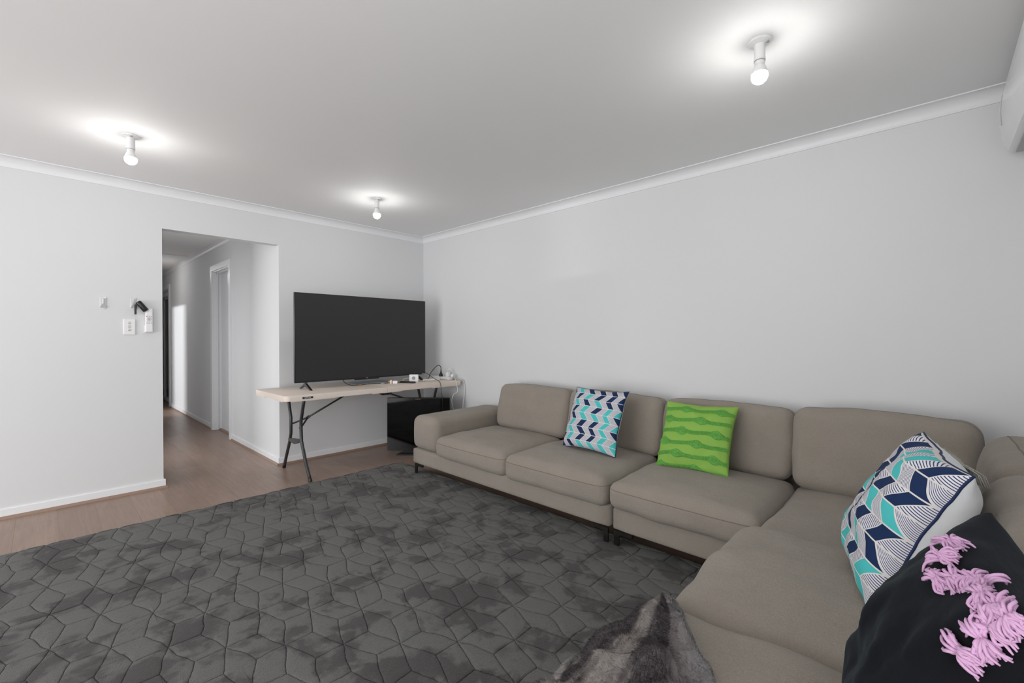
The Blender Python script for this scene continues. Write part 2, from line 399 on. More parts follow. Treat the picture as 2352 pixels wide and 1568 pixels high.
# skirtings (white board) with brown quad at the floor
SK = [(0, .018), (.012, .018), (.012, .062), (.009, .068), (0, .068)]
QU = [(0, 0), (.024, 0), (.022, .008), (.016, .015), (.012, .018), (0, .018)]
for prof, mt, nm in ((SK, M['gloss_white'], 'baseboard'), (QU, M['trim_wood'], 'trim_quad')):
    e = .012 if nm == 'baseboard' else .024
    struct(G().prism([(YB-a, b) for a, b in prof], XL, XO+e, 'x').prism([(XO+a, b) for a, b in prof], YB, YB+T, 'y'), nm+'_back_left', mt)
    struct(G().prism([(YB-a, b) for a, b in prof], XH-e, XR, 'x'), nm+'_back_right', mt)
    struct(G().prism([(XR-a, b) for a, b in prof], YF, YB, 'y'), nm+'_right', mt)
    struct(G().prism([(XH-a, b) for a, b in prof], YB, D1a-.08, 'y').prism([(XH-a, b) for a, b in prof], D1b+.08, D2a-.08, 'y'), nm+'_hall', mt)
# hall doors
def door(name, a, b, glass):
    fr = G()   # architrave + jamb lining
    for s0, s1 in ((a-.08, a), (b, b+.08)): fr.box(XH-.018, XH, s0, s1, 0, DH+.07)
    fr.box(XH-.018, XH, a, b, DH, DH+.07)
    fr.box(XH-.004, XH+.13, a-.004, a+.012, 0, DH).box(XH-.004, XH+.13, b-.012, b+.004, 0, DH).box(XH-.004, XH+.13, a, b, DH-.014, DH+.002)
    fr.box(XH+.035, XH+.05, b-.024, b-.012, 0, DH).box(XH+.035, XH+.05, a+.012, a+.024, 0, DH).box(XH+.035, XH+.05, a+.012, b-.012, DH-.028, DH-.014)
    o = struct(fr, name, M['gloss_white'])
    if not glass:
        g = G().box(XH+.085, XH+.12, a+.012, b-.012, .012, DH-.014); g.obj('door_panel', M['gloss_white'], o)
        G().box(XH+.05, XH+.13, a+.012, b-.012, 0, .012).obj('threshold', M['trim_wood'], o)
    else:
        g = G()
        for s0 in (a+.012, (a+b)/2-.03, b-.072): g.box(XH+.06, XH+.1, s0, s0+.05, .02, DH-.1)
        g.box(XH+.06, XH+.1, a+.012, b-.012, .02, .09).box(XH+.06, XH+.1, a+.012, b-.012, DH-.15, DH-.1)
        g.obj('sliding_frame', M['grey_plastic'], o)
        G().box(XH+.05, XH+.11, a+.012, b-.012, DH-.1, DH-.014).obj('head_rail', M['gloss_white'], o)
        G().box(XH+.078, XH+.084, a+.06, b-.07, .09, DH-.15).obj('glass_pane', M['dark_glass'], o)
    return o
door('door_1', D1a, D1b, False)
door('door_2', D2a, D2b, True)
o = G().box(XH+.14, XH+.16, D1a-.1, D2b+.1, 0, H).obj('wall_beyond_doors', M['wall']); o['kind'] = 'structure'

# ================================================================== ceiling lamps
LP = [(2.006, .518, 'largest, nearest bare bulb on white ceiling holder, above the sofa corner'),
      (2.0, 3.50, 'bare bulb on white batten holder in the ceiling above the television, farthest right'),
      (.372, 3.47, 'bare bulb on white batten holder in the ceiling left of the hall opening'),
      (.372, .518, 'added out-of-view bare bulb on white batten holder in the ceiling over the near end of the room'),  # added out of frame, completes the lamp grid and lights the wing
      (.93, 8.6, 'added hidden bare bulb on white batten holder in the hall ceiling')]  # added behind the jamb to light the hall
def lamp():
    r = empty('ceiling_lamp', (0, 0, 0))
    o = G().lathe([(.0, 0), (.044, 0), (.045, -.004), (.042, -.008), (.030, -.011), (.0215, -.016), (.0205, -.03)], n=40).obj('ceiling_rose', M['white_plastic'], r); sharp(o, .5)
    o = G().lathe([(.0205, -.02), (.0205, -.072), (.0215, -.072), (.0215, -.079), (.019, -.0795), (.019, -.095)], n=32).obj('lamp_holder', M['white_plastic'], r); sharp(o, .5)
    o = G().lathe([(.0212, -.0795), (.0212, -.082), (.0190, -.082)], n=32).obj('collar_ring', M['grey_plastic'], r)
    o = G().lathe([(.006, 0), (.006, -.0145), (.004, -.0145), (.004, -.004)], (.0, -.029, -.001), n=14).obj('fixing_screw', M['grey_plastic'], r)
    sharp(G().lathe([(.014, -.088), (.0165, -.094), (.022, -.106), (.0275, -.120), (.030, -.131), (.0295, -.1315)], n=32).obj('bulb_base', M['white_plastic'], r), .5)
    G().lathe([(.0297, -.1312), (.0310, -.138), (.0300, -.148), (.0255, -.158), (.017, -.166), (.008, -.170), (.001, -.171)], n=24).obj('bulb', M['bulb'], r, smooth=True)
    return r
def copy_tree(o, parent=None):
    c = o.copy(); C.objects.link(c); c.parent = parent
    for ch in list(o.children): copy_tree(ch, c)
    return c
L0 = lamp(); roots = [L0]+[copy_tree(L0) for _ in range(4)]
for o, (x, y, lb) in zip(roots, LP): o.location = (x, y, H); tag(o, lb, 'ceiling lamp', 'bare bulb lamps on the ceiling')

# ================================================================== rug: rhombus tiles cut into the pile
RX0, RX1, RY0, RY1 = -0.75, 2.365, -0.02, 3.69
rug = empty('area_rug', (RX0, RY0, 0), 'large charcoal grey rug with carved rhombus pattern on the wooden floor', 'rug')
ro = np.array([RX0, RY0, 0.])
G(ro).box(RX0, RX1, RY0, RY1, 0.001, .007).obj('rug_backing', M['rug_base'], rug)
SX, SY = 1.111, 1.343; PXX, PYY = .314, .3115; TA = .105
V = []; F = []; NB = 12; zt = .017
def clip_poly(poly):
    for (nx_, ny_, d) in ((1, 0, RX0), (-1, 0, -RX1), (0, 1, RY0), (0, -1, -RY1)):
        out = []
        for i in range(len(poly)):
            a, b = poly[i], poly[(i+1) % len(poly)]; da = a[0]*nx_+a[1]*ny_-d; db = b[0]*nx_+b[1]*ny_-d
            if da >= 0: out.append(a)
            if (da >= 0) != (db >= 0): t = da/(da-db); out.append((a[0]+(b[0]-a[0])*t, a[1]+(b[1]-a[1])*t))
        poly = out
        if not poly: return []
    return poly
def tile(poly):
    poly = clip_poly(poly)
    if len(poly) < 3: return
    ar = 0
    for i in range(len(poly)): a, b = poly[i], poly[(i+1) % len(poly)]; ar += a[0]*b[1]-a[1]*b[0]
    if abs(ar) < 0.002: return
    if ar < 0: poly = poly[::-1]
    # resample the outline
    ring = []
    for i in range(len(poly)):
        a, b = np.array(poly[i]), np.array(poly[(i+1) % len(poly)]); L = np.linalg.norm(b-a); n = max(1, int(L/.008))
        for t in range(n): ring.append(a+(b-a)*t/n)
    ring = np.array(ring); m = len(ring); cen = ring.mean(axis=0)
    def jit(P, amp, seed):
        return np.array([[noise.noise(Vector((p[0]*150+seed, p[1]*150, 0))), noise.noise(Vector((p[0]*150, p[1]*150+seed, 5)))] for p in P])*amp
    big = np.array([[noise.noise(Vector((p[0]*9, p[1]*9, 0))), noise.noise(Vector((p[0]*9, p[1]*9, 9)))] for p in ring])*.012
    rings = [(.0003, zt-.006), (.0010, zt-.0030), (.0026, zt-.0010), (.007, zt-.0002), (.03, zt+.0004)]
    base = len(V); Rm = np.linalg.norm(ring-cen, axis=1).mean()
    for ins, z in rings:
        q = cen+(ring-cen)*(1-ins/(Rm*.72))+big+jit(ring, .0030 if ins < .005 else .001, ins*100)
        for p in q:
            p = (min(max(p[0], RX0+.001), RX1-.001), min(max(p[1], RY0+.001), RY1-.001))
            V.append((p[0]-RX0, p[1]-RY0, z+.0012*noise.noise(Vector((p[0]*40, p[1]*40, 0)))))
    for r_ in range(len(rings)-1):
        for i in range(m): a = base+r_*m+i; b = base+r_*m+(i+1) % m; F.append((a, b, b+m, a+m))
    V.append((cen[0]-RX0, cen[1]-RY0, zt+.0006)); c = len(V)-1
    for i in range(m): F.append((base+(len(rings)-1)*m+i, base+(len(rings)-1)*m+(i+1) % m, c))
for gi in range(-12, 13):
    for gj in range(-12, 13):
        for ox, oy in ((0, 0), (PXX/2, PYY/2)):
            sx, sy = SX+gi*PXX+ox, SY+gj*PYY+oy
            if not (RX0-.4 < sx < RX1+.4 and RY0-.4 < sy < RY1+.4): continue
            E_ = (sx+TA, sy)                                     # three rhombi owned by this star
            NE = (sx+PXX/2, sy+PYY/2); SE = (sx+PXX/2, sy-PYY/2); Nn = (sx, sy+PYY)
            tE = (sx+TA, sy); tN = (NE[0]-TA, NE[1]); tS = (SE[0]-TA, SE[1])
            tile([(sx, sy), tE, NE, tN])
            tile([(sx, sy), tS, SE, tE])
            tile([(sx, sy), tN, Nn, (sx-(PXX/2-TA), sy+PYY/2)])
mesh('rug_pile', V, F, M['rug'], rug, True)

# ================================================================== sofa
def rrect_path(a, b, rr, step=.018):
    c = [(a-rr, b-rr, 0), (-a+rr, b-rr, PI/2), (-a+rr, -b+rr, PI), (a-rr, -b+rr, 1.5*PI)]; P = []
    for cx, cy, a0 in c:
        for i in range(9): t = a0+PI/2*i/8; P.append(np.array([cx+rr*math.cos(t), cy+rr*math.sin(t)]))
    out = []
    for i in range(len(P)):
        p, q2 = P[i], P[(i+1) % len(P)]; n = max(1, int(np.linalg.norm(q2-p)/step)); out += [p+(q2-p)*k2/n for k2 in range(n)]
    return out
def cushion(name, x0, x1, y0, y1, z0, z1, mat, parent, o=(0, 0, 0), r=.06, puff=.03, side=.012, div=(34, 34, 12), seed=0., tilt=None, wr=.004, seams='top', face='z'):
    wr *= 1.3
    """soft cushion between the bounds; puff bulges the main face, side bulges the edges"""
    sx, sy, sz = x1-x0, y1-y0, z1-z0
    def fn(P, N, U):
        h = np.array([sx, sy, sz])/2; u = np.clip(P/h, -1, 1)
        f = [(1-u[:, i]**2) for i in range(3)]
        Q = P.copy()
        if face == 'z':
            Q[:, 2] += np.sign(u[:, 2])*puff*np.where(u[:, 2] > 0, 1, .2)*(f[0]**.6)*(f[1]**.6)*np.abs(u[:, 2])
            Q[:, 0] += side*u[:, 0]*f[1]**.7*f[2]**.5; Q[:, 1] += side*u[:, 1]*f[0]**.7*f[2]**.5
        else:
            a = 0 if face == 'x' else 1; b = 1-a
            Q[:, a] += np.sign(u[:, a])*puff*(f[b]**.6)*(f[2]**.6)*np.abs(u[:, a])
            Q[:, 2] += side*u[:, 2]*f[b]**.7; Q[:, b] += side*u[:, b]*f[2]**.7
        nn = nz3(P, 3.2, seed+1.3)*2.2*wr+nz3(P, 9, seed+5.1)*wr
        Q += N*nn[:, None]
        return Q
    V, F = rbox((sx, sy, sz), r, div, fn)
    c = np.array([(x0+x1)/2, (y0+y1)/2, (z0+z1)/2])
    Rm = np.eye(3)
    if tilt is not None: Rm = np.array(tilt)
    piv = np.array([0, 0, -sz/2])
    W = (V-piv)@Rm.T+piv+c-np.array(o)
    ob = mesh(name, W, F, mat, parent, True)
    # seam loops: around the rim
    if seams:
        g = G()
        hx, hy, hz = sx/2, sy/2, sz/2; pts = []
        if face == 'z':
            pts = [np.array([px_, py_, hz*.5]) for px_, py_ in rrect_path(hx*1.02, hy*1.02, r*1.3)]
        else:
            a_ = 0 if face == 'x' else 1; n = 120; sg = -1 if face == 'x' else 1
            for pa, pb in rrect_path((hy if a_ == 0 else hx)*1.02, hz*1.02, r*1.3):
                p = np.zeros(3); p[a_] = sg*((sx if a_ == 0 else sy)/2)*.5; p[1-a_] = pa; p[2] = pb; pts.append(p)
        # snap the loop to the closest mesh point surface
        from mathutils.bvhtree import BVHTree
        bv = BVHTree.FromPolygons([tuple(v) for v in V], F)
        sp = [np.array(bv.find_nearest(Vector(p))[0]) for p in pts]
        for _ in range(3):
            A2 = np.array(sp); A2 = (np.roll(A2, 1, 0)+np.roll(A2, 2, 0)+A2+np.roll(A2, -1, 0)+np.roll(A2, -2, 0))/5
            sp = [np.array(bv.find_nearest(Vector(p))[0]) for p in A2]
        W2 = [(Rm@(p-piv))+piv+c-np.array(o) for p in sp]
        g.tube(W2, .0022, 5, closed=True); g.obj('seam', M['seam'], ob, smooth=True)
    return ob
def rotm(ax, a):
    return np.array(Matrix.Rotation(a, 3, ax))
def sofa_leg(parent, o, x, y, sgn, axis='y'):
    """flat metal blade leg with a filleted flange under the frame"""
    pts = [(0, 0), (.03, 0), (.03, .062)]
    for i in range(6): a = PI/2*i/5; pts.append((.03+.022*(1-math.cos(a)), .062+.022*math.sin(a)))
    pts += [(.115, .084), (.115, .102), (0, .102)]
    z0 = .018 if (x < 2.36 and y > 0) else 0.      # the front legs stand on the rug
    pts = [(a_, min(b_, .102-z0)) if b_ > .09 else (a_, b_-(z0 if b_ > .05 else 0)) for a_, b_ in pts]
    if axis == 'y': g = G(o).prism([(y+sgn*a, z0+b) for a, b in pts], x, x+.012, 'x')
    else: g = G(o).prism([(x+sgn*a, z0+b) for a, b in pts], y, y+.012, 'y')
    ob = g.obj('leg', M['dark_chrome'], parent); return ob
def frame(parent, name, o, x0, x1, y0, y1, z0, z1, r=.02, mat='linen', dv=(12, 12, 6)):
    V, F = rbox((x1-x0, y1-y0, z1-z0), r, dv, lambda P, N, U: P, tight=True)
    return mesh(name, V+np.array([(x0+x1)/2, (y0+y1)/2, (z0+z1)/2])-np.array(o), F, M[mat], parent, True)
BT = rotm('Y', math.radians(9))      # tilt of backs leaning on the right wall
FX = 2.243
# --- section with the armrest
o1 = (2.7, 2.35, 0)
s1 = empty('sofa_section', o1, 'taupe linen sofa section with the armrest and two seats, beside the folding table', 'sofa', 'sections of the taupe corner sofa')
frame(s1, 'base', o1, FX, 3.12, 1.352, 3.328, .102, .235, .018)
frame(s1, 'back_frame', o1, 3.03, 3.15, 1.352, 2.97, .236, .60, .03)
def armfn(P, N, U):
    Q = P.copy(); Q[:, 0] -= .012*(1-U[:, 1]**2)*(1-U[:, 2]**2)*(U[:, 0] < 0); Q[:, 2] += .008*(1-U[:, 1]**2)*(U[:, 2] > 0)
    return Q+N*(nz3(P, 6, 3.3)*.004)[:, None]
V, F = rbox((3.12-FX+.01, .35, .287), .06, (40, 18, 14), armfn)
ao = mesh('armrest', V+np.array([(FX-.01+3.12)/2, 3.155, .2355+.2865/2])-np.array(o1), F, M['linen'], s1, True)
# seam round the armrest's front face
g = G(o1); pts = []
for y, z in [(3.325, .25), (3.325, .44)]+[(3.265+.06*math.cos(a), .455+.058*math.sin(a)) for a in np.linspace(0, PI/2, 8)]+[(3.045-.06*math.sin(a), .455+.058*math.cos(a)) for a in np.linspace(0, PI/2, 8)]+[(2.984, .44), (2.984, .25)]:
    pts.append((FX+.048, y, z+.002 if z > .45 else z))
g.tube(pts, .0024, 5).obj('seam', M['seam'], ao, smooth=True)
cushion('seat_cushion', 2.205, 2.93, 2.172, 2.968, .222, .385, M['linen'], s1, o1, seed=1., puff=.035, r=.055)
cushion('seat_cushion', 2.200, 2.93, 1.362, 2.168, .215, .388, M['linen'], s1, o1, seed=7., puff=.038, r=.055)
cushion('back_cushion', 2.86, 3.04, 2.145, 2.93, .375, .775, M['linen'], s1, o1, seed=12., puff=.022, r=.065, face='x', div=(12, 34, 22), tilt=BT, wr=.005, side=.01)
cushion('back_cushion', 2.86, 3.04, 1.355, 2.135, .375, .785, M['linen'], s1, o1, seed=17., puff=.022, r=.065, face='x', div=(12, 34, 22), tilt=BT, wr=.005, side=.01)
sofa_leg(s1, o1, FX+.004, 3.30, -1); sofa_leg(s1, o1, FX+.004, 1.362, 1); sofa_leg(s1, o1, 3.08, 3.30, -1); sofa_leg(s1, o1, 3.08, 1.362, 1)
# --- corner section
o2 = (2.7, .45, 0)
s2 = empty('sofa_section', o2, 'taupe linen corner section of the sofa, under the green cushion', 'sofa', 'sections of the taupe corner sofa')
frame(s2, 'base', o2, FX, 3.12, -.42, 1.333, .102, .235, .018)
frame(s2, 'back_frame', o2, 3.02, 3.15, -.42, 1.333, .236, .62, .03)
cushion('seat_cushion', 2.195, 2.93, .558, 1.336, .235, .385, M['linen'], s2, o2, seed=21., puff=.04, r=.05)
cushion('seat_cushion', 2.03, 2.93, -.16, .552, .236, .375, M['linen'], s2, o2, seed=27., puff=.032, r=.05)
cushion('back_cushion', 2.86, 3.04, .575, 1.345, .375, .785, M['linen'], s2, o2, seed=31., puff=.022, r=.065, face='x', div=(12, 34, 22), tilt=BT, wr=.005, side=.01)
cushion('back_cushion', 2.79, 3.00, -.16, .565, .375, .815, M['linen'], s2, o2, seed=37., puff=.025, r=.07, face='x', div=(12, 34, 22), tilt=BT, wr=.005, side=.01)
sofa_leg(s2, o2, FX+.004, 1.323, -1); sofa_leg(s2, o2, 3.08, 1.323, -1)
# --- wing running back towards the viewer
o3 = (1.4, .1, 0)
s3 = empty('sofa_section', o3, 'taupe sofa wing nearest the viewer, under the black tasselled cushion and fur throw', 'sofa', 'sections of the taupe corner sofa')
frame(s3, 'base', o3, .56, 2.23, -.42, .545, .102, .235, .018, 'linen2')
frame(s3, 'back_frame', o3, .56, 2.77, -.44, -.30, .236, .62, .03, 'linen2')
cushion('seat_cushion', 1.292, 2.035, -.16, .585, .24, .42, M['linen2'], s3, o3, seed=41., puff=.045, r=.07, wr=.0055, div=(44, 44, 12), side=.02, seams=None)
cushion('seat_cushion', .56, 1.288, -.16, .585, .24, .42, M['linen2'], s3, o3, seed=47., puff=.048, r=.07, wr=.0055, div=(44, 44, 12), side=.02, seams=None)
FT = rotm('X', math.radians(9))
cushion('back_cushion', 2.13, 2.79, -.305, -.115, .39, .79, M['linen2'], s3, o3, seed=51., puff=.035, r=.075, face='y', div=(34, 12, 24), tilt=FT, wr=.008, side=.012)
cushion('back_cushion', 1.40, 2.12, -.305, -.095, .39, .775, M['linen2'], s3, o3, seed=57., puff=.035, r=.075, face='y', div=(34, 12, 24), tilt=FT, wr=.009, side=.012)
cushion('back_cushion', .67, 1.39, -.305, -.115, .39, .775, M['linen2'], s3, o3, seed=63., puff=.035, r=.075, face='y', div=(34, 12, 24), tilt=FT, wr=.008, side=.012)
sofa_leg(s3, o3, .60, .52, 1, 'x'); sofa_leg(s3, o3, 2.2, .52, -1, 'x'); sofa_leg(s3, o3, .60, -.40, 1, 'x')

# ================================================================== scatter cushions
def pillow_surf(hs, th, u, v, side, wr, seed, conc=.07, pw=.5):
    x = u*hs*(1-conc*(1-v*v)*abs(u)**2); y = v*hs*(1-conc*(1-u*u)*abs(v)**2)
    e = max(0., (1-u**2))*max(0., (1-v**2)); z = th*(e**pw)
    ed = (1-u*u)**.5*(1-v*v)**.5 if abs(u) < 1 and abs(v) < 1 else 0
    z += wr*ed*(noise.noise(Vector((x*14+seed, y*14, side*3.)))+.5*noise.noise(Vector((x*34, y*34+seed, side*7.))))
    zo = .022*noise.noise(Vector((x*6+seed, y*6, 9.)))+.006*noise.noise(Vector((x*19, y*19+seed, 2.)))
    return np.array([x, y, side*z+zo])
def pillow(name, c, Rc, hs, th, front, back, cord, label, thb=1., wr=.006, seed=0., n=56, pw=.42, sag=0.0, group=None):
    """Rc columns: right, up, normal"""
    R = np.array(Rc, float).T; R[:, 0] /= np.linalg.norm(R[:, 0]); R[:, 2] = np.cross(R[:, 0], R[:, 1]); R[:, 2] /= np.linalg.norm(R[:, 2]); R[:, 1] = np.cross(R[:, 2], R[:, 0])
    root = empty(name, c, label, 'cushion', group)
    root.rotation_euler = Matrix(R.tolist()).to_euler()
    t = np.sin(np.linspace(-PI/2, PI/2, n+1))
    def S_(u, v, side):
        p = pillow_surf(hs, th, u, v, side, wr, seed, pw=pw)
        k_ = sag*(1-v)/2*(1-u*u)
        if thb != 1 and side < 0: p[2] -= (thb-1)*th*(max(0., (1-u*u)*(1-v*v))**pw)
        return p
    for side, mt, nm in ((1, front, 'front_cover'), (-1, back, 'back_cover')):
        V = []; F = []; uv = []
        for j in range(n+1):
            for i in range(n+1): V.append(S_(t[i], t[j], side)); uv.append(((t[i]+1)/2, (t[j]+1)/2))
        for j in range(n):
            for i in range(n):
                a = j*(n+1)+i; f = (a, a+1, a+n+2, a+n+1); F.append(f if side > 0 else f[::-1])
        mesh(nm, V, F, mt, root, True, uv)
    if cord is not None:
        pts = [S_(x, -1, 1) for x in np.linspace(-1, 1, 24)[:-1]]+[S_(1, x, 1) for x in np.linspace(-1, 1, 24)[:-1]]+[S_(x, 1, 1) for x in np.linspace(1, -1, 24)[:-1]]+[S_(-1, x, 1) for x in np.linspace(1, -1, 24)[:-1]]
        G().tube(pts, .0034, 6, closed=True).obj('piping', cord, root, smooth=True)
    return root, S_
pillow('chevron_cushion', (2.645, 1.715, .632), [(-.05, -.998, 0), (.387, -.019, .922), (-.921, .047, .387)], .222, .07, M['print1'], M['white_fabric'], M['navy_cord'],
       'square navy, teal and white chevron cushion leaning on the sofa back beside the armrest section', wr=.006, seed=2., sag=.3, group='navy and teal chevron cushions')
gp, GS = pillow('green_cushion', (2.728, 1.045, .598), [(0, -1, .024), (.475, .022, .88), (-.88, .01, .475)], .216, .072, M['green'], M['green'], None,
       'lime green cushion with wavy tufted bands on the sofa back', wr=.007, seed=9., sag=.3)
# wavy tufted bands
for kb in range(7):
    vc = -1.0+kb*.34+.02; V = []; F = []; nu, nv = 260, 18
    for i in range(nu+1):
        u = -0.985+1.97*i/nu
        ph = u*PI*2.05+kb*PI*.98+.6
        blob = max(0., math.sin(ph))**3
        wdt = .052+.075*blob+.008*noise.noise(Vector((u*30, kb*7., 0)))
        vcu = vc+.018*math.sin(ph*1.0+1)-.02*u
        for j in range(nv+1):
            tt = -1+2*j/nv; v_ = vcu+wdt*tt; v_ = max(-.985, min(.985, v_))
            p = GS(u, v_, 1); hgt = (1-tt*tt)**.5
            ring = .5+.5*math.cos(tt*PI*2*(1 if blob > .3 else .5))*blob
            nz_ = .8*noise.noise(Vector((u*50, v_*64, kb*3.)))+noise.noise(Vector((u*105, v_*125, kb*3.)))
            p = p+np.array([0.0012*noise.noise(Vector((u*90, v_*90, 1.))), .003*noise.noise(Vector((u*60, v_*60, 4.))), hgt*(.009+.005*ring*blob+.0075*nz_)-(.002 if j in (0, nv) else 0)])
            V.append(p)
    for i in range(nu):
        for j in range(nv): a = i*(nv+1)+j; F.append((a, a+nv+1, a+nv+2, a+1))
    if vc > .98 or vc < -1: continue
    mesh('tufted_band', V, F, M['green_tuft'], gp, True)
# near chevron cushion
pillow('chevron_cushion', (1.762, .068, .672), [(-.983, -.175, -.04), (.016, -.418, .908), (-.185, .891, .414)], .226, .10, M['print2'], M['white_fabric'], M['navy_cord'],
       'large-looking navy, teal and white chevron cushion turned sideways, next to the black cushion', wr=.007, seed=5., sag=.2, group='navy and teal chevron cushions', n=70, thb=1.35)
# fringed cushion behind it
fp, FS = pillow('fringed_cushion', (2.09, .012, .635), [(-.975, -.2, -.05), (.02, -.30, .95), (-.2, .9, .3)], .18, .05, M['teal_fabric'], M['white_fabric'], None,
       'teal and white fringed cushion mostly hidden behind the sideways chevron cushion', wr=.004, seed=15.)
g = G()
for i in range(110):
    u_ = -.55+1.5*(i+random.random()*.6)/110; p = FS(u_, .999, 1); L = .045+.02*random.random(); dz = random.uniform(-.012, .012)
    g.tube([p-np.array([0, .003, 0]), p+np.array([L*.35, .014, dz]), p+np.array([L*.8, .004+.006*random.random(), -.02+dz]), p+np.array([L*1.1, -.018, -.035+dz])], .0013, 4)
g.obj('fringe', M['fringe'], fp, smooth=True)
# black tasselled cushion
bp_, BS = pillow('tasselled_cushion', (1.036, -.008, .652), [(-1, -.04, 0), (0, -.40, .917), (0, .917, .40)], .226, .102, M['velvet'], M['velvet'], None,
       'black velvet cushion with pink yarn tassels at the near end of the sofa', wr=.009, seed=25., sag=.25, n=60)
def tuft():
    g = G()
    for i in range(46):
        a = random.uniform(-.6, .6); L = random.uniform(.016, .030); sd = -1 if i % 3 == 0 else 1; zz = random.uniform(-.002, .003)
        z = random.uniform(.001, .009); y = random.uniform(-.009, .009); cu = random.uniform(-.004, .004)
        P = smooth_path([(0, y*.4, z), (sd*L*.3*math.cos(a), y*.8+L*.3*math.sin(a), z+.006), (sd*L*.7*math.cos(a), y+L*.7*math.sin(a)+cu, z+.003+zz), (sd*L*math.cos(a), y+L*.95*math.sin(a)-cu, z-.002)], 3)
        m_ = len(P); g.tube(P, [.0011+.0013*math.sin(PI*min(1, .15+.85*q/(m_-1)))**.6 for q in range(m_)], 6)
    return g
tv_ = [tuft() for _ in range(4)]
# place of every tassel on the cushion: u, v, side of the cover, turn
tuft_uv = [(-.10, .87, 1, .5), (.10, .79, 1, .9), (.30, .70, 1, .2), (.36, .78, 1, .1), (.42, .86, 1, -.2), (.52, .90, 1, -.5), (.72, .88, 1, -.2),
           (.84, .90, 1, -.5), (.93, .91, 1, -.2), (.93, .80, 1, .3), (.95, .72, 1, -.6), (.93, .58, 1, .2)]
def place_tufts():
    for n_, (u, v, sd, a) in enumerate(tuft_uv):
        p = BS(u, v, sd); e = .012
        tu = BS(u+e, v, sd)-BS(u-e, v, sd); tv = BS(u, v+e, sd)-BS(u, v-e, sd); nn = np.cross(tu, tv)*sd; nn /= np.linalg.norm(nn); tu /= np.linalg.norm(tu); tw = np.cross(nn, tu)
        g = tv_[n_ % 4]; ca, sa = math.cos(a), math.sin(a)
        ob = mesh('tassel', g.V, g.F, M['tufts'], bp_, True)
        X = tu*ca+tw*sa; Y = np.cross(nn, X)
        ob.matrix_local = Matrix(((X[0], Y[0], nn[0], p[0]), (X[1], Y[1], nn[1], p[1]), (X[2], Y[2], nn[2], p[2]), (0, 0, 0, 1)))
place_tufts()

# ================================================================== fur throw over the sofa's near end
def throw_pt(s, t):
    """s 0..1 from the tip (far) to the near end; t 0..1 from the cushion side, over the edge, down the front"""
    x = 1.235-.86*s
    yr = np.interp(x, [.35, .6, .975, 1.117, 1.196, 1.24], [.10, .16, .334, .424, .484, .53])
    h = .038*min(1, s*5)+.002
    tip = max(0., 1-s*9)
    path = [(yr, .445, 0), (yr+.012, .458+h*.5, .05), (yr+.045, .458+h, .12), ((yr+.60)/2, .46+h*1.0, .3), (.575, .44+h*.75, .45), (.64, .40+h*.2, .55), (.672, .33, .65), (.69, .22, .8), (.70, .03, 1.)]
    ts = [p[2] for p in path]
    y = np.interp(t, ts, [p[0] for p in path]); z = np.interp(t, ts, [p[1] for p in path])
    zz = z
    amp = .040*min(1, s*4+.05)
    f1 = noise.noise(Vector((x*5.5, t*5.0, 1.3))); f2 = noise.noise(Vector((x*13+t*3, t*9, 4.3)))
    rid = (abs(noise.noise(Vector((x*7+t*2.2, t*3.2, 7.7))))*2-.5)
    d = amp*(f1*1.2+f2*.6+rid*.9)
    if t > .5: y += d*1.4; zz += .0
    else: zz += d
    x2 = x+.03*noise.noise(Vector((t*6, s*5, 2.)))*min(1, s*6)-(.05*(t-.5)*s if t > .5 else 0)
    return np.array([x2, y, max(.012, zz)])
nu, nv = 110, 110
ss = np.linspace(0, 1, nu+1); tt_ = np.linspace(0, 1, nv+1)
Tg = np.array([[throw_pt(s, t) for t in tt_] for s in ss])
k_ = np.array([1, 2, 3, 2, 1.])/9      # smooth the folded sheet
for _ in range(2):
    P_ = np.pad(Tg, ((0, 0), (2, 2), (0, 0)), 'edge'); Tg = sum(k_[i]*P_[:, i:i+nv+1] for i in range(5))
to = np.array([.85, .4, .45])
V = (Tg-to).reshape(-1, 3); F = []; uv = [(s, t) for s in ss for t in tt_]
for i in range(nu):
    for j in range(nv): a = i*(nv+1)+j; F.append((a, a+1, a+nv+2, a+nv+1))
thr = mesh('fur_throw', V, F, M['fur'], None, True, uv, loc=to)
tag(thr, 'grey, cream and black striped faux fur throw over the nearest sofa seat edge', 'throw')
# pile: separate hairs as thin blades
N_ = 120000
su = rng.random(N_); sv = rng.random(N_)
iu = np.minimum((su*nu).astype(int), nu-1); iv = np.minimum((sv*nv).astype(int), nv-1); fu = (su*nu-iu)[:, None]; fv = (sv*nv-iv)[:, None]
A_ = Tg[iu, iv]; B_ = Tg[iu+1, iv]; D_ = Tg[iu, iv+1]; E2 = Tg[iu+1, iv+1]
P = (A_*(1-fu)+B_*fu)*(1-fv)+(D_*(1-fu)+E2*fu)*fv-to
Nn = np.cross(D_-A_, B_-A_); Nn /= np.maximum(np.linalg.norm(Nn, axis=1, keepdims=True), 1e-9)
if Nn[:, 2].mean() < 0: Nn = -Nn
J = rng.normal(size=(N_, 3))*.6; KC = rng.normal(size=(60, 34, 3)); J += KC[(su*59).astype(int), (sv*33).astype(int)]*.9; flow = np.array([-.45, .55, -.25]); dr = Nn*.8+flow*.55+J*.28; dr /= np.linalg.norm(dr, axis=1, keepdims=True)
Lh = (.0045+.004*rng.random(N_))[:, None]; sdv = np.cross(dr, J); sdv /= np.linalg.norm(sdv, axis=1, keepdims=True); wd = .00042
tip = P+dr*Lh+flow*.002; mid_ = P+dr*Lh*.5
HV = np.stack([P-sdv*wd, P+sdv*wd, mid_-sdv*wd*.8, mid_+sdv*wd*.8, tip], 1).reshape(-1, 3)
b_ = np.arange(N_)*5
me = bpy.data.meshes.new('fur_pile')
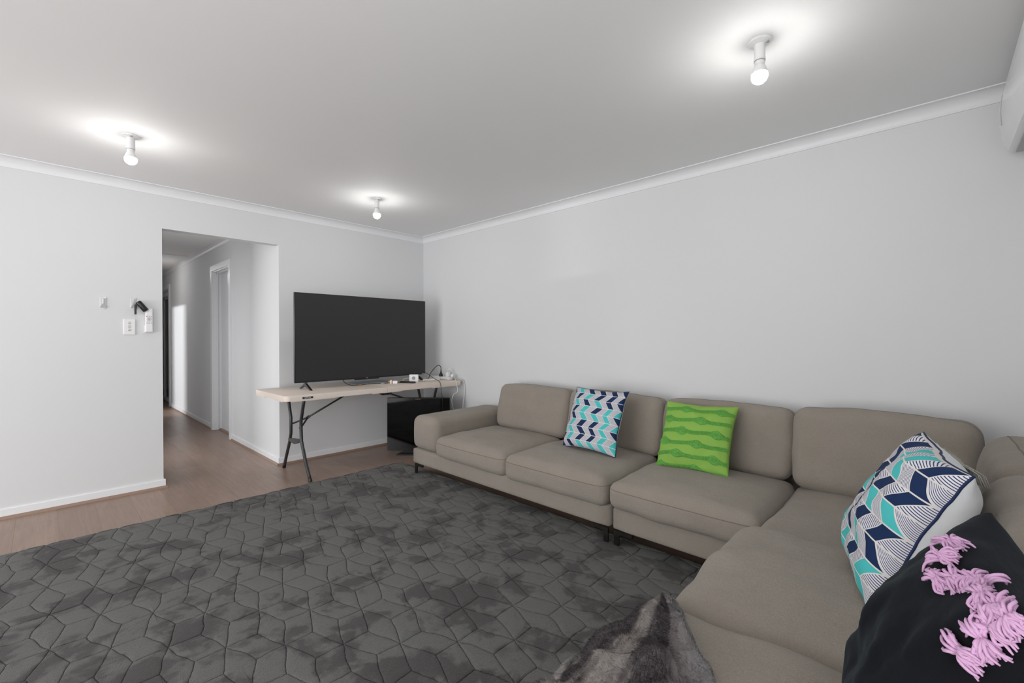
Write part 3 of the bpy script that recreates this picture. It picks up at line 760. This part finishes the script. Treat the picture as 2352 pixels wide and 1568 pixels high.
quads = np.stack([b_, b_+1, b_+3, b_+2], 1); tris = np.stack([b_+2, b_+3, b_+4], 1)
me.from_pydata(HV.tolist(), [], quads.tolist()+tris.tolist())
Lq = me.uv_layers.new(name='UVMap'); idx = np.empty(len(me.loops), dtype=np.int32); me.loops.foreach_get('vertex_index', idx)
uvs = np.stack([su, sv], 1)[idx//5]; Lq.data.foreach_set('uv', uvs.astype(np.float32).ravel())
me.materials.append(M['fur']); fo = bpy.data.objects.new('fur_pile', me); C.objects.link(fo); fo.parent = thr; fo['kind'] = 'stuff'

# ================================================================== folding table
TX0, TX1, TY0, TY1, TZ = 1.32, 3.148, 3.72, 4.45, .737
ot = (2.23, 4.08, 0)
tb = empty('folding_table', ot, 'long cream plastic folding table with dark metal legs under the big television', 'table')
def rrect(x0, x1, y0, y1, r, n=6):
    P = []
    for cx, cy, a0 in ((x1-r, y1-r, 0), (x0+r, y1-r, PI/2), (x0+r, y0+r, PI), (x1-r, y0+r, 1.5*PI)):
        for i in range(n+1): a = a0+PI/2*i/n; P.append((cx+r*math.cos(a), cy+r*math.sin(a)))
    return P
for i, (xa, xb) in enumerate(((TX0, 2.2325), (2.2345, TX1))):
    g = G(ot)
    P = rrect(xa, xb, TY0, TY1, .045); 
    # stay square at the fold
    P = [((2.2325 if xb < 2.24 else x) if False else x, y) for x, y in P]
    if i == 0: P = [(x, y) for x, y in P if x < 2.18]+[]; P = [(xb, TY1)]+P+[(xb, TY0)]
    else: P = [(x, y) for x, y in P if x > 2.29]; k0 = [q for q in P if q[1] > 4.08]; k1 = [q for q in P if q[1] <= 4.08]; P = [(xa, TY0)]+k1+k0+[(xa, TY1)]
    def ringz(z, ins): cx, cy = (xa+xb)/2, (TY0+TY1)/2; return [(cx+(x-cx)*(1-ins/((xb-xa)/2)), cy+(y-cy)*(1-ins/.365), z) for x, y in P]
    m = len(P); rings = [ringz(TZ-.022, .012), ringz(TZ-.045, .004), ringz(TZ-.045, 0), ringz(TZ-.008, 0), ringz(TZ-.002, .002), ringz(TZ, .008)]
    V = sum(rings, []); F = [(r_*m+j, r_*m+(j+1) % m, (r_+1)*m+(j+1) % m, (r_+1)*m+j) for r_ in range(5) for j in range(m)]
    F += [tuple(range(m))[::-1], tuple(range(5*m, 6*m))]
    g.add(V, F); o = g.obj('table_top', M['table'], tb); sharp(o, .6)
# moulded deeper lips at the corners and by the fold
for xa, xb in ((TX0+.05, TX0+.42), (2.08, 2.232), (2.235, 2.38), (TX1-.40, TX1-.05)): G(ot).box(xa, xb, TY0+.002, TY0+.012, TZ-.052, TZ-.044).obj('edge_lip', M['table'], tb)
for a_, b_ in ((TY0+.06, TY0+.26), (TY1-.26, TY1-.06)): G(ot).box(TX0+.002, TX0+.012, a_, b_, TZ-.052, TZ-.044).obj('edge_lip', M['table'], tb)
def rotz_text(txt, size, name, mat, parent, loc, rot, ext=.0006):
    cu = bpy.data.curves.new(name, 'FONT'); cu.body = txt; cu.size = size; cu.align_x = 'CENTER'; cu.align_y = 'CENTER'; cu.extrude = ext
    tmp = bpy.data.objects.new(name, cu); C.objects.link(tmp); bpy.context.view_layer.update()
    me = bpy.data.meshes.new_from_object(tmp); bpy.data.objects.remove(tmp)
    me.materials.append(mat); o = bpy.data.objects.new(name, me); C.objects.link(o); o.parent = parent; o.location = loc; o.rotation_euler = rot; return o
bd = G(ot).box(1.455, 1.54, TY0-.002, TY0, TZ-.034, TZ-.018).obj('badge', M['badge'], tb)
rotz_text('LIFETIME', .0135, 'lettering', M['lettering_white'], bd, (1.4975-ot[0], TY0-.0025-ot[1], TZ-.026), (PI/2, 0, 0))
for xL, sg in ((1.535, 1), (2.93, -1)):
    for path in ([(3.885, .695), (3.93, .56), (3.958, .485), (3.958, .42), (3.948, .31), (3.86, .14), (3.765, .003)],
                 [(4.255, .695), (4.21, .56), (4.184, .485), (4.184, .35), (4.214, .265), (4.29, .13), (4.355, .003)]):
        # soften the kinks
        pts = []
        for i in range(len(path)-1):
            for t in (0, .5): pts.append((xL, path[i][0]*(1-t)+path[i+1][0]*t, path[i][1]*(1-t)+path[i+1][1]*t))
        pts.append((xL, *path[-1]))
        lg = G(ot).tube(pts, .0135, 12).obj('leg', M['leg_metal'], tb, smooth=True)
        G(ot).tube([(xL, pts[-1][1], .002), (xL, pts[-2][1]*.25+pts[-1][1]*.75, .022)], .0155, 12).obj('foot_cap', M['black_plastic'], lg)
    # bowed flat crossbar
    cbp = [(xL-.004*sg, 3.945, .318), (xL-.004*sg, 4.02, .296), (xL-.004*sg, 4.08, .286), (xL-.004*sg, 4.15, .284), (xL-.004*sg, 4.218, .285)]
    P = [(y, z+.016*math.sin(PI*i/4)+.012) for i, (x, y, z) in enumerate(cbp)]+[(y, z-.016*math.sin(PI*i/4)-.004) for i, (x, y, z) in reversed(list(enumerate(cbp)))]
    G(ot).prism(P, xL-.012, xL+.004, 'x').obj('crossbar', M['leg_metal'], tb)
    G(ot).tube([(xL, 3.88, .694), (xL, 4.26, .694)], .013, 10).obj('top_rail', M['leg_metal'], tb, smooth=True)
    J_ = (xL+.10*sg, 4.06, .49)
    G(ot).tube([(xL, 4.178, .427), J_], .0075, 8).tube([(xL, 3.958, .426), J_], .0075, 8).obj('brace_fork', M['leg_metal'], tb, smooth=True)
    G(ot).tube([(J_[0]-.012*sg, 4.06, .482), (J_[0]+.012*sg, 4.06, .498)], .013, 10).obj('brace_joint', M['chrome'], tb)
    G(ot).lathe([(.007, -.004), (.007, .004)], (xL-.012*sg, 3.958, .426), 10, 'x').obj('rivet', M['chrome'], tb)
    G(ot).tube([J_, (2.0+.0 if sg > 0 else 2.36, 4.06, .665)], .0085, 8).tube([(2.0 if sg > 0 else 2.36, 4.06, .665), (2.06 if sg > 0 else 2.30, 4.06, .69)], .0085, 8).obj('brace', M['leg_metal'], tb, smooth=True)
G(ot).box(2.205, 2.262, 3.735, 3.755, .664, .688).tube([(2.17, 3.76, .682), (2.21, 3.76, .668), (2.25, 3.76, .668), (2.30, 3.76, .684)], .008, 8).obj('fold_hinge', M['black_plastic'], tb)

# ================================================================== television on the table
ov = (2.2, 4.09, TZ)
tv = empty('television', ov, 'large flat screen television standing on the folding table', 'television')
VX0, VX1, VZ0, VZ1 = 1.528, 2.912, .800, 1.603
sharp(G(ov).bbox(VX0, VX1, 4.072, 4.10, VZ0, VZ1, .003).obj('housing', M['black_plastic'], tv), .6)
G(ov).box(VX0+.25, VX1-.25, 4.10, 4.145, VZ0+.03, VZ0+.42).obj('rear_cover', M['black_plastic'], tv)
G(ov).box(VX0+.006, VX1-.006, 4.0705, 4.0725, VZ0+.014, VZ1-.006).obj('screen', M['tv_screen'], tv)
G(ov).box(2.09, 2.345, 4.070, 4.092, VZ0-.010, VZ0+.002).obj('sensor_bar', M['black_plastic'], tv)
rotz_text('TCL', .012, 'lettering', M['lettering_white'], tv, (2.215-ov[0], 4.0695-ov[1], VZ0+.0065-TZ), (PI/2, 0, 0))
G(ov).box(2.865, 2.905, 4.069, 4.072, VZ0+.004, VZ0+.011).obj('model_strip', M['logo'], tv)
for xf, nm in ((1.625, 0), (2.815, 0)):
    g = G(ov)
    g.prism([(4.075, VZ0+.005), (4.105, VZ0+.005), (4.108, .785), (4.205, TZ+.002), (4.190, TZ+.002), (4.10, .768), (4.085, .768), (3.968, TZ+.002), (3.950, TZ+.002), (4.065, .79)], xf-.009, xf+.009, 'x')
    g.obj('foot', M['black_plastic'], tv)
# ================================================================== small screen on the floor
om = (2.70, 3.88, 0)
F2 = np.array([.7263, .6873]); R2 = np.array([.6873, -.7263])
mo = empty('small_television', (2.695, 3.885, 0), 'older glossy black television standing on the floor under the far end of the table', 'television')
mo.rotation_euler = (0, 0, math.atan2(R2[1], R2[0]))
sharp(G().bbox(-.325, .325, -.02, .03, .03, .578, .005).obj('housing', M['black_plastic'], mo), .6)
G().box(-.322, .322, -.0225, -.0195, .033, .575).obj('screen', M['tv2_screen'], mo)
rotz_text('SAMSUNG', .011, 'lettering', M['logo'], mo, (-.005, -.0235, .565), (PI/2, 0, 0))
G().prism([(-.21, -.10), (.21, -.10), (.16, .10), (-.16, .10)], 0.0, .012, 'z').obj('stand_base', M['black_plastic'], mo)
G().box(-.05, .05, -.01, .02, .012, .05).obj('stand_neck', M['black_plastic'], mo)

# ================================================================== things on the table
def cable(name, P, r, mat, label, group=None, n=8):
    o = np.array(P[0]); g = G(o).tube(smooth_path(P, n), r, 7); ob = g.obj(name, mat, None, True, loc=o)
    return tag(ob, label, 'cable', group)
z0 = TZ+.001
# adapter box
ab = empty('power_adapter', (2.69, 3.965, z0), 'square white box with a round mark standing on the table before the television foot', 'adapter')
ab.rotation_euler = (0, 0, math.atan2(-.7263, .6873)*.98)
sharp(G().bbox(-.048, .048, -.014, .014, 0, .078, .006).obj('case', M['white_plastic'], ab), .8)
G().lathe([(.017, -.0148), (.0185, -.0152), (.020, -.0148)], (0, 0, .04), 28, 'y').obj('round_mark', M['clear_plastic'], ab)
cable('thin_black_cable', [(2.695, 3.965, z0+.080), (2.695, 3.966, z0+.11), (2.72, 3.96, z0+.135), (2.80, 3.90, z0+.09), (2.83, 3.80, z0+.035), (2.84, 3.73, z0+.01), (2.842, 3.705, z0-.03), (2.842, 3.69, .62), (2.842, 3.672, .55), (2.842, 3.67, .42)], .0028, M['black_cable'],
      'thin black cable looping from the white box over the table edge', None)
# plug adapter with red band
pa = empty('plug_adapter', (2.43, 3.955, z0), 'small white plug adapter with a red band and brass pins on the table', 'adapter')
pa.rotation_euler = (0, 0, math.radians(-40))
sharp(G().bbox(-.0, .048, -.016, .016, 0, .030, .004).obj('body', M['white_plastic'], pa), .8)
G().bbox(-.006, .0005, -.0165, .0165, -.0005, .0305, .002).obj('band', M['red'], pa)
sharp(G().bbox(-.022, -.006, -.018, .018, 0, .036, .004).obj('plug_face', M['white_plastic'], pa), .8)
for a, b in ((-.009, .025), (.009, .025), (0, .008)): G().box(-.040, -.022, a-.002, a+.002, b-.003, b+.003).obj('pin', M['brass'], pa)
# remote
rm = empty('television_remote', (2.58, 3.915, z0), 'small black remote with purple buttons lying on the table', 'remote control')
rm.rotation_euler = (0, 0, math.radians(-62))
sharp(G().bbox(-.085, .085, -.021, .021, 0, .017, .007).obj('case', M['black_plastic'], rm), .9)
G().bbox(-.01, .02, -.012, .012, .0165, .0185, .001).obj('button_pad', M['purple'], rm)
# leaflet
lf = G((2.36, 4.2, z0)).box(2.16, 2.56, 4.19, 4.40, z0, z0+.002).obj('leaflet', M['leaflet'], None, loc=(2.36, 4.2, z0)); tag(lf, 'blue and grey printed leaflet lying flat under the television', 'leaflet')
cable('power_cable', [(2.02, 4.22, TZ+.085), (2.03, 4.17, TZ+.03), (2.06, 4.10, z0+.004), (2.14, 4.06, z0+.004), (2.24, 4.08, z0+.004), (2.33, 4.05, z0+.004), (2.42, 4.03, z0+.004), (2.52, 4.01, z0+.004), (2.60, 3.99, z0+.004)], .0032, M['black_cable'],
      'black cable running along the table in front of the television')
hd = G((2.35, 4.02, z0)).bbox(2.335, 2.372, 4.012, 4.026, z0, z0+.010, .002).obj('cable_connector', M['grey_plastic'], None, loc=(2.35, 4.02, z0)); tag(hd, 'silver blue cable connector lying beside the plug adapter', 'connector')
hc = G((2.12, 4.02, z0))
hc.lathe([(.006, -.004), (.008, 0), (.006, .004)], (2.11, 4.03, z0+.007), 12, 'x').lathe([(.006, -.004), (.008, 0), (.006, .004)], (2.132, 4.03, z0+.007), 12, 'x').tube([(2.114, 4.03, z0+.007), (2.128, 4.03, z0+.007)], .003)
tag(hc.obj('small_screw_knobs', M['brass'], None, loc=(2.12, 4.02, z0)), 'pair of tiny brass knobs on the table in front of the cable', 'hardware')
# power board
pb = empty('power_board', (3.09, 4.05, z0), 'long white power board on the far end of the table by the wall', 'power board')
sharp(G().bbox(-.028, .028, -.20, .20, 0, .03, .006).obj('case', M['white_plastic'], pb), .8)
for i in range(4): G().lathe([(.019, 0), (.019, .0315), (.017, .0325)], (0, -.13+.085*i, 0), 20).obj('socket', M['clear_plastic'], pb)
bpg = empty('black_plug', (3.075, 4.005, z0+.031), 'black plug on a white adapter in the power board', 'plug')
G().lathe([(.020, 0), (.021, .012), (.020, .02), (.012, .036), (.0065, .055), (.005, .075)], n=20).obj('body', M['black_plastic'], bpg, smooth=True)
G().lathe([(.018, -.001), (.019, .0), (.019, .004)], n=20).obj('collar', M['white_plastic'], bpg)
cable('plug_lead', [(3.075, 4.005, z0+.10), (3.073, 4.006, z0+.135), (3.055, 4.02, z0+.155), (3.02, 4.035, z0+.135), (2.96, 4.045, z0+.07), (2.93, 4.04, z0+.02), (2.87, 4.05, z0+.005), (2.75, 4.10, z0+.004)], .0038, M['black_cable'],
      'black lead arching up from the black plug')
wpl = empty('white_charger', (3.10, 3.915, z0+.031), 'white charger plugged upright into the near end of the power board', 'charger')
sharp(G().bbox(-.019, .019, -.017, .017, 0, .05, .005).obj('body', M['white_plastic'], wpl), .8)
wp2 = empty('white_charger', (3.10, 3.985-.145, z0+.031), 'low round white plug at the near tip of the power board', 'charger')
G().lathe([(.017, 0), (.018, .015), (.014, .03), (.006, .036)], n=20).obj('body', M['white_plastic'], wp2, smooth=True)
cable('white_cable', [(3.10, 3.915, z0+.08), (3.10, 3.913, z0+.105), (3.115, 3.90, z0+.115), (3.135, 3.885, z0+.09), (3.13, 3.83, z0+.02), (3.10, 3.78, z0+.006), (3.06, 3.73, z0+.005), (3.052, 3.706, z0-.03), (3.06, 3.70, z0-.11), (3.01, 3.70, .60), (2.985, 3.70, .55), (2.99, 3.70, .48), (3.02, 3.68, .40)], .0034, M['white_cable'],
      'white cable hanging over the table edge with a kink in front of the wall')
cable('white_cable', [(3.09, 4.25, z0+.02), (3.13, 4.10, z0+.03), (3.145, 3.90, z0+.02), (3.155, 3.74, z0+.005), (3.158, 3.705, z0-.05), (3.155, 3.70, .60), (3.14, 3.70, .50), (3.12, 3.69, .40)], .0034, M['white_cable'],
      'white cable hanging off the right corner of the table beside the wall')
for q_, (cx, cy, rr) in enumerate(((2.86, 3.93, .055), (2.91, 3.90, .045))):
    P = [(cx+rr*1.35*math.cos(a)*(1+.1*math.sin(3*a+q_)), cy+rr*.8*math.sin(a), z0+.005+.006*(i % 3)+.004*q_) for i, a in enumerate(np.linspace(0, 5*PI, 22))]
    cable('coiled_cable', P, .0032, M['white_cable'], ['coil of white cable on the table nearer the white box', 'coil of white cable on the table nearer the black plug'][q_], None, 4)
cable('looped_cable', [(2.55, 3.98, z0+.004), (2.58, 4.00, z0+.02), (2.64, 4.04, z0+.035), (2.74, 4.03, z0+.03), (2.79, 3.98, z0+.008), (2.86, 3.93, z0+.005)], .0034, M['white_cable'],
      'white cable running behind the white box')

# ================================================================== on the left wall
def hook(x, z, lab):
    h = empty('wall_hook', (x, YB, z), lab, 'wall hook', 'clear adhesive hooks on the wall')
    sharp(G().bbox(-.019, .019, -.004, 0, -.038, .042, .002).obj('backplate', M['clear_plastic'], h), .8)
    G().prism([(-.007, -.012), (.007, -.012), (.019, -.036), (-.019, -.036)], -.011, -.004, 'y').obj('hook_base', M['grey_plastic'], h)
    sharp(G().bbox(-.006, .006, -.012, -.004, -.012, .030, .003).obj('hook_arm', M['clear_plastic'], h), .8)
    G().prism([(-.019, -.037), (.019, -.037), (.012, -.045), (0, -.048), (-.012, -.045)], -.006, 0, 'y').obj('adhesive_tab', M['white_plastic'], h)
    for i in range(5): G().box(-.014+.0065*i, -.0115+.0065*i, -.0068, -.006, -.0415, -.0395).obj('dot_mark', M['black_plastic'], h)
    return h
hook(.317, 1.462, 'empty clear adhesive hook on the left wall')
hook(.490, 1.468, 'clear adhesive hook behind the hanging black fob on the left wall')
fb = empty('key_fob', (.503, YB-.015, 1.458), 'black cylindrical fob and thin black stick hanging from the right wall hook', 'key fob')
g = G().lathe([(.0185, -.078), (.0195, -.074), (.0195, -.002), (.015, .006)], n=24)
fo1 = g.obj('fob_barrel', M['black_plastic'], fb); sharp(fo1, .6); fo1.location = (.012, -.018, .016); fo1.rotation_euler = (0, math.radians(-36), 0)
G().lathe([(.0062, -.074), (.0068, -.07), (.0068, 0), (.004, .002)], (-.006, -.018, -.004), 16).obj('stick', M['black_plastic'], fb)
G().tube([(-.006+.009*math.cos(a), -.018, .002+.009*math.sin(a)) for a in np.linspace(0, 2*PI, 17)[:-1]], .001, 5, closed=True).obj('split_ring', M['chrome'], fb)
G().tube([(-.014+.006*math.cos(a), -.013, .012+.012*math.sin(a)) for a in np.linspace(0, 2*PI, 17)[:-1]], .001, 5, closed=True).obj('split_ring', M['chrome'], fb)
sw = empty('light_switch', (.464, YB, 1.286), 'white three-button light switch plate on the left wall', 'light switch')
sharp(G().bbox(-.036, .036, -.009, 0, -.061, .058, .003).obj('cover_plate', M['white_plastic'], sw), .7)
for zc in (.028, .002, -.024):
    b = sharp(G().lathe([(.0095, 0), (.0095, -.011), (.0085, -.012)], (0, 0, zc), 22, 'y').obj('button', M['grey_plastic'], sw), .6)
    G().box(-.0085, .0085, -.0135, -.012, zc-.0015, zc+.0035).obj('rocker', M['white_plastic'], b)
rc_ = empty('air_conditioner_remote', (.580, YB, 1.335), 'white remote control in a wall holder beside the hall opening', 'remote control')
sharp(G().bbox(-.026, .026, -.016, 0, -.093, -.035, .003).obj('wall_holder', M['white_plastic'], rc_), .7)
sharp(G().bbox(-.023, .023, -.030, -.006, -.088, .094, .005).obj('case', M['white_plastic'], rc_), .7)
sharp(G().bbox(-.0175, .0175, -.0315, -.029, .045, .088, .002).obj('display', M['lcd'], rc_), .7)
G().lathe([(.004, -.032), (.004, -.030)], (-.014, 0, .032), 12, 'y').obj('power_button', M['orange'], rc_)
for x in (0, .013): G().lathe([(.0035, -.0315), (.0035, -.029)], (x, 0, .032), 12, 'y').obj('button', M['grey_plastic'], rc_)
G().lathe([(.016, -.0298), (.016, -.032), (.0125, -.0325), (.0125, -.031)], (0, 0, .012), 24, 'y').obj('control_ring', M['clear_plastic'], rc_)
G().lathe([(.0055, -.033), (.0055, -.030)], (0, 0, .012), 16, 'y').obj('button', M['grey_plastic'], rc_)
for zc in (-.012, -.022):
    for x in (-.013, 0, .013): G().bbox(x-.0045, x+.0045, -.0315, -.029, zc-.002, zc+.002, .001, 2).obj('button', M['grey_plastic'], rc_)

# ================================================================== split air conditioner on the front wall (top right)
oa = (2.55, YF, 2.05)
ac = empty('air_conditioner', oa, 'white wall-mounted air conditioner at the top right near the ceiling', 'air conditioner')
AX0, AX1, AY = 2.15, 3.07, YF
prof = [(0, 2.055), (.10, 2.045), (.185, 2.048), (.205, 2.06), (.222, 2.10), (.232, 2.16), (.236, 2.22), (.232, 2.29), (.222, 2.345), (.21, 2.362), (.19, 2.368), (0, 2.368)]
g = G(oa).prism([(AY+a, b) for a, b in prof], AX0, AX1, 'x'); k = NT('glossy_white_shell', .12, .5, srgb(232, 233, 234)); M['ac'] = k.m
sharp(g.obj('casing', M['ac'], ac), .6)
G(oa).box(AX0+.05, AX1-.03, AY+.10, AY+.185, 2.040, 2.047).obj('air_flap', M['grey_plastic'], ac)
G(oa).prism([(AY+a*1.0+.001, b) for a, b in [(.2325, 2.16), (.2365, 2.22), (.2325, 2.29), (.231, 2.29), (.235, 2.22), (.231, 2.16)]], AX1-.10, AX1-.085, 'x').obj('indicator_strip', M['grey_plastic'], ac)
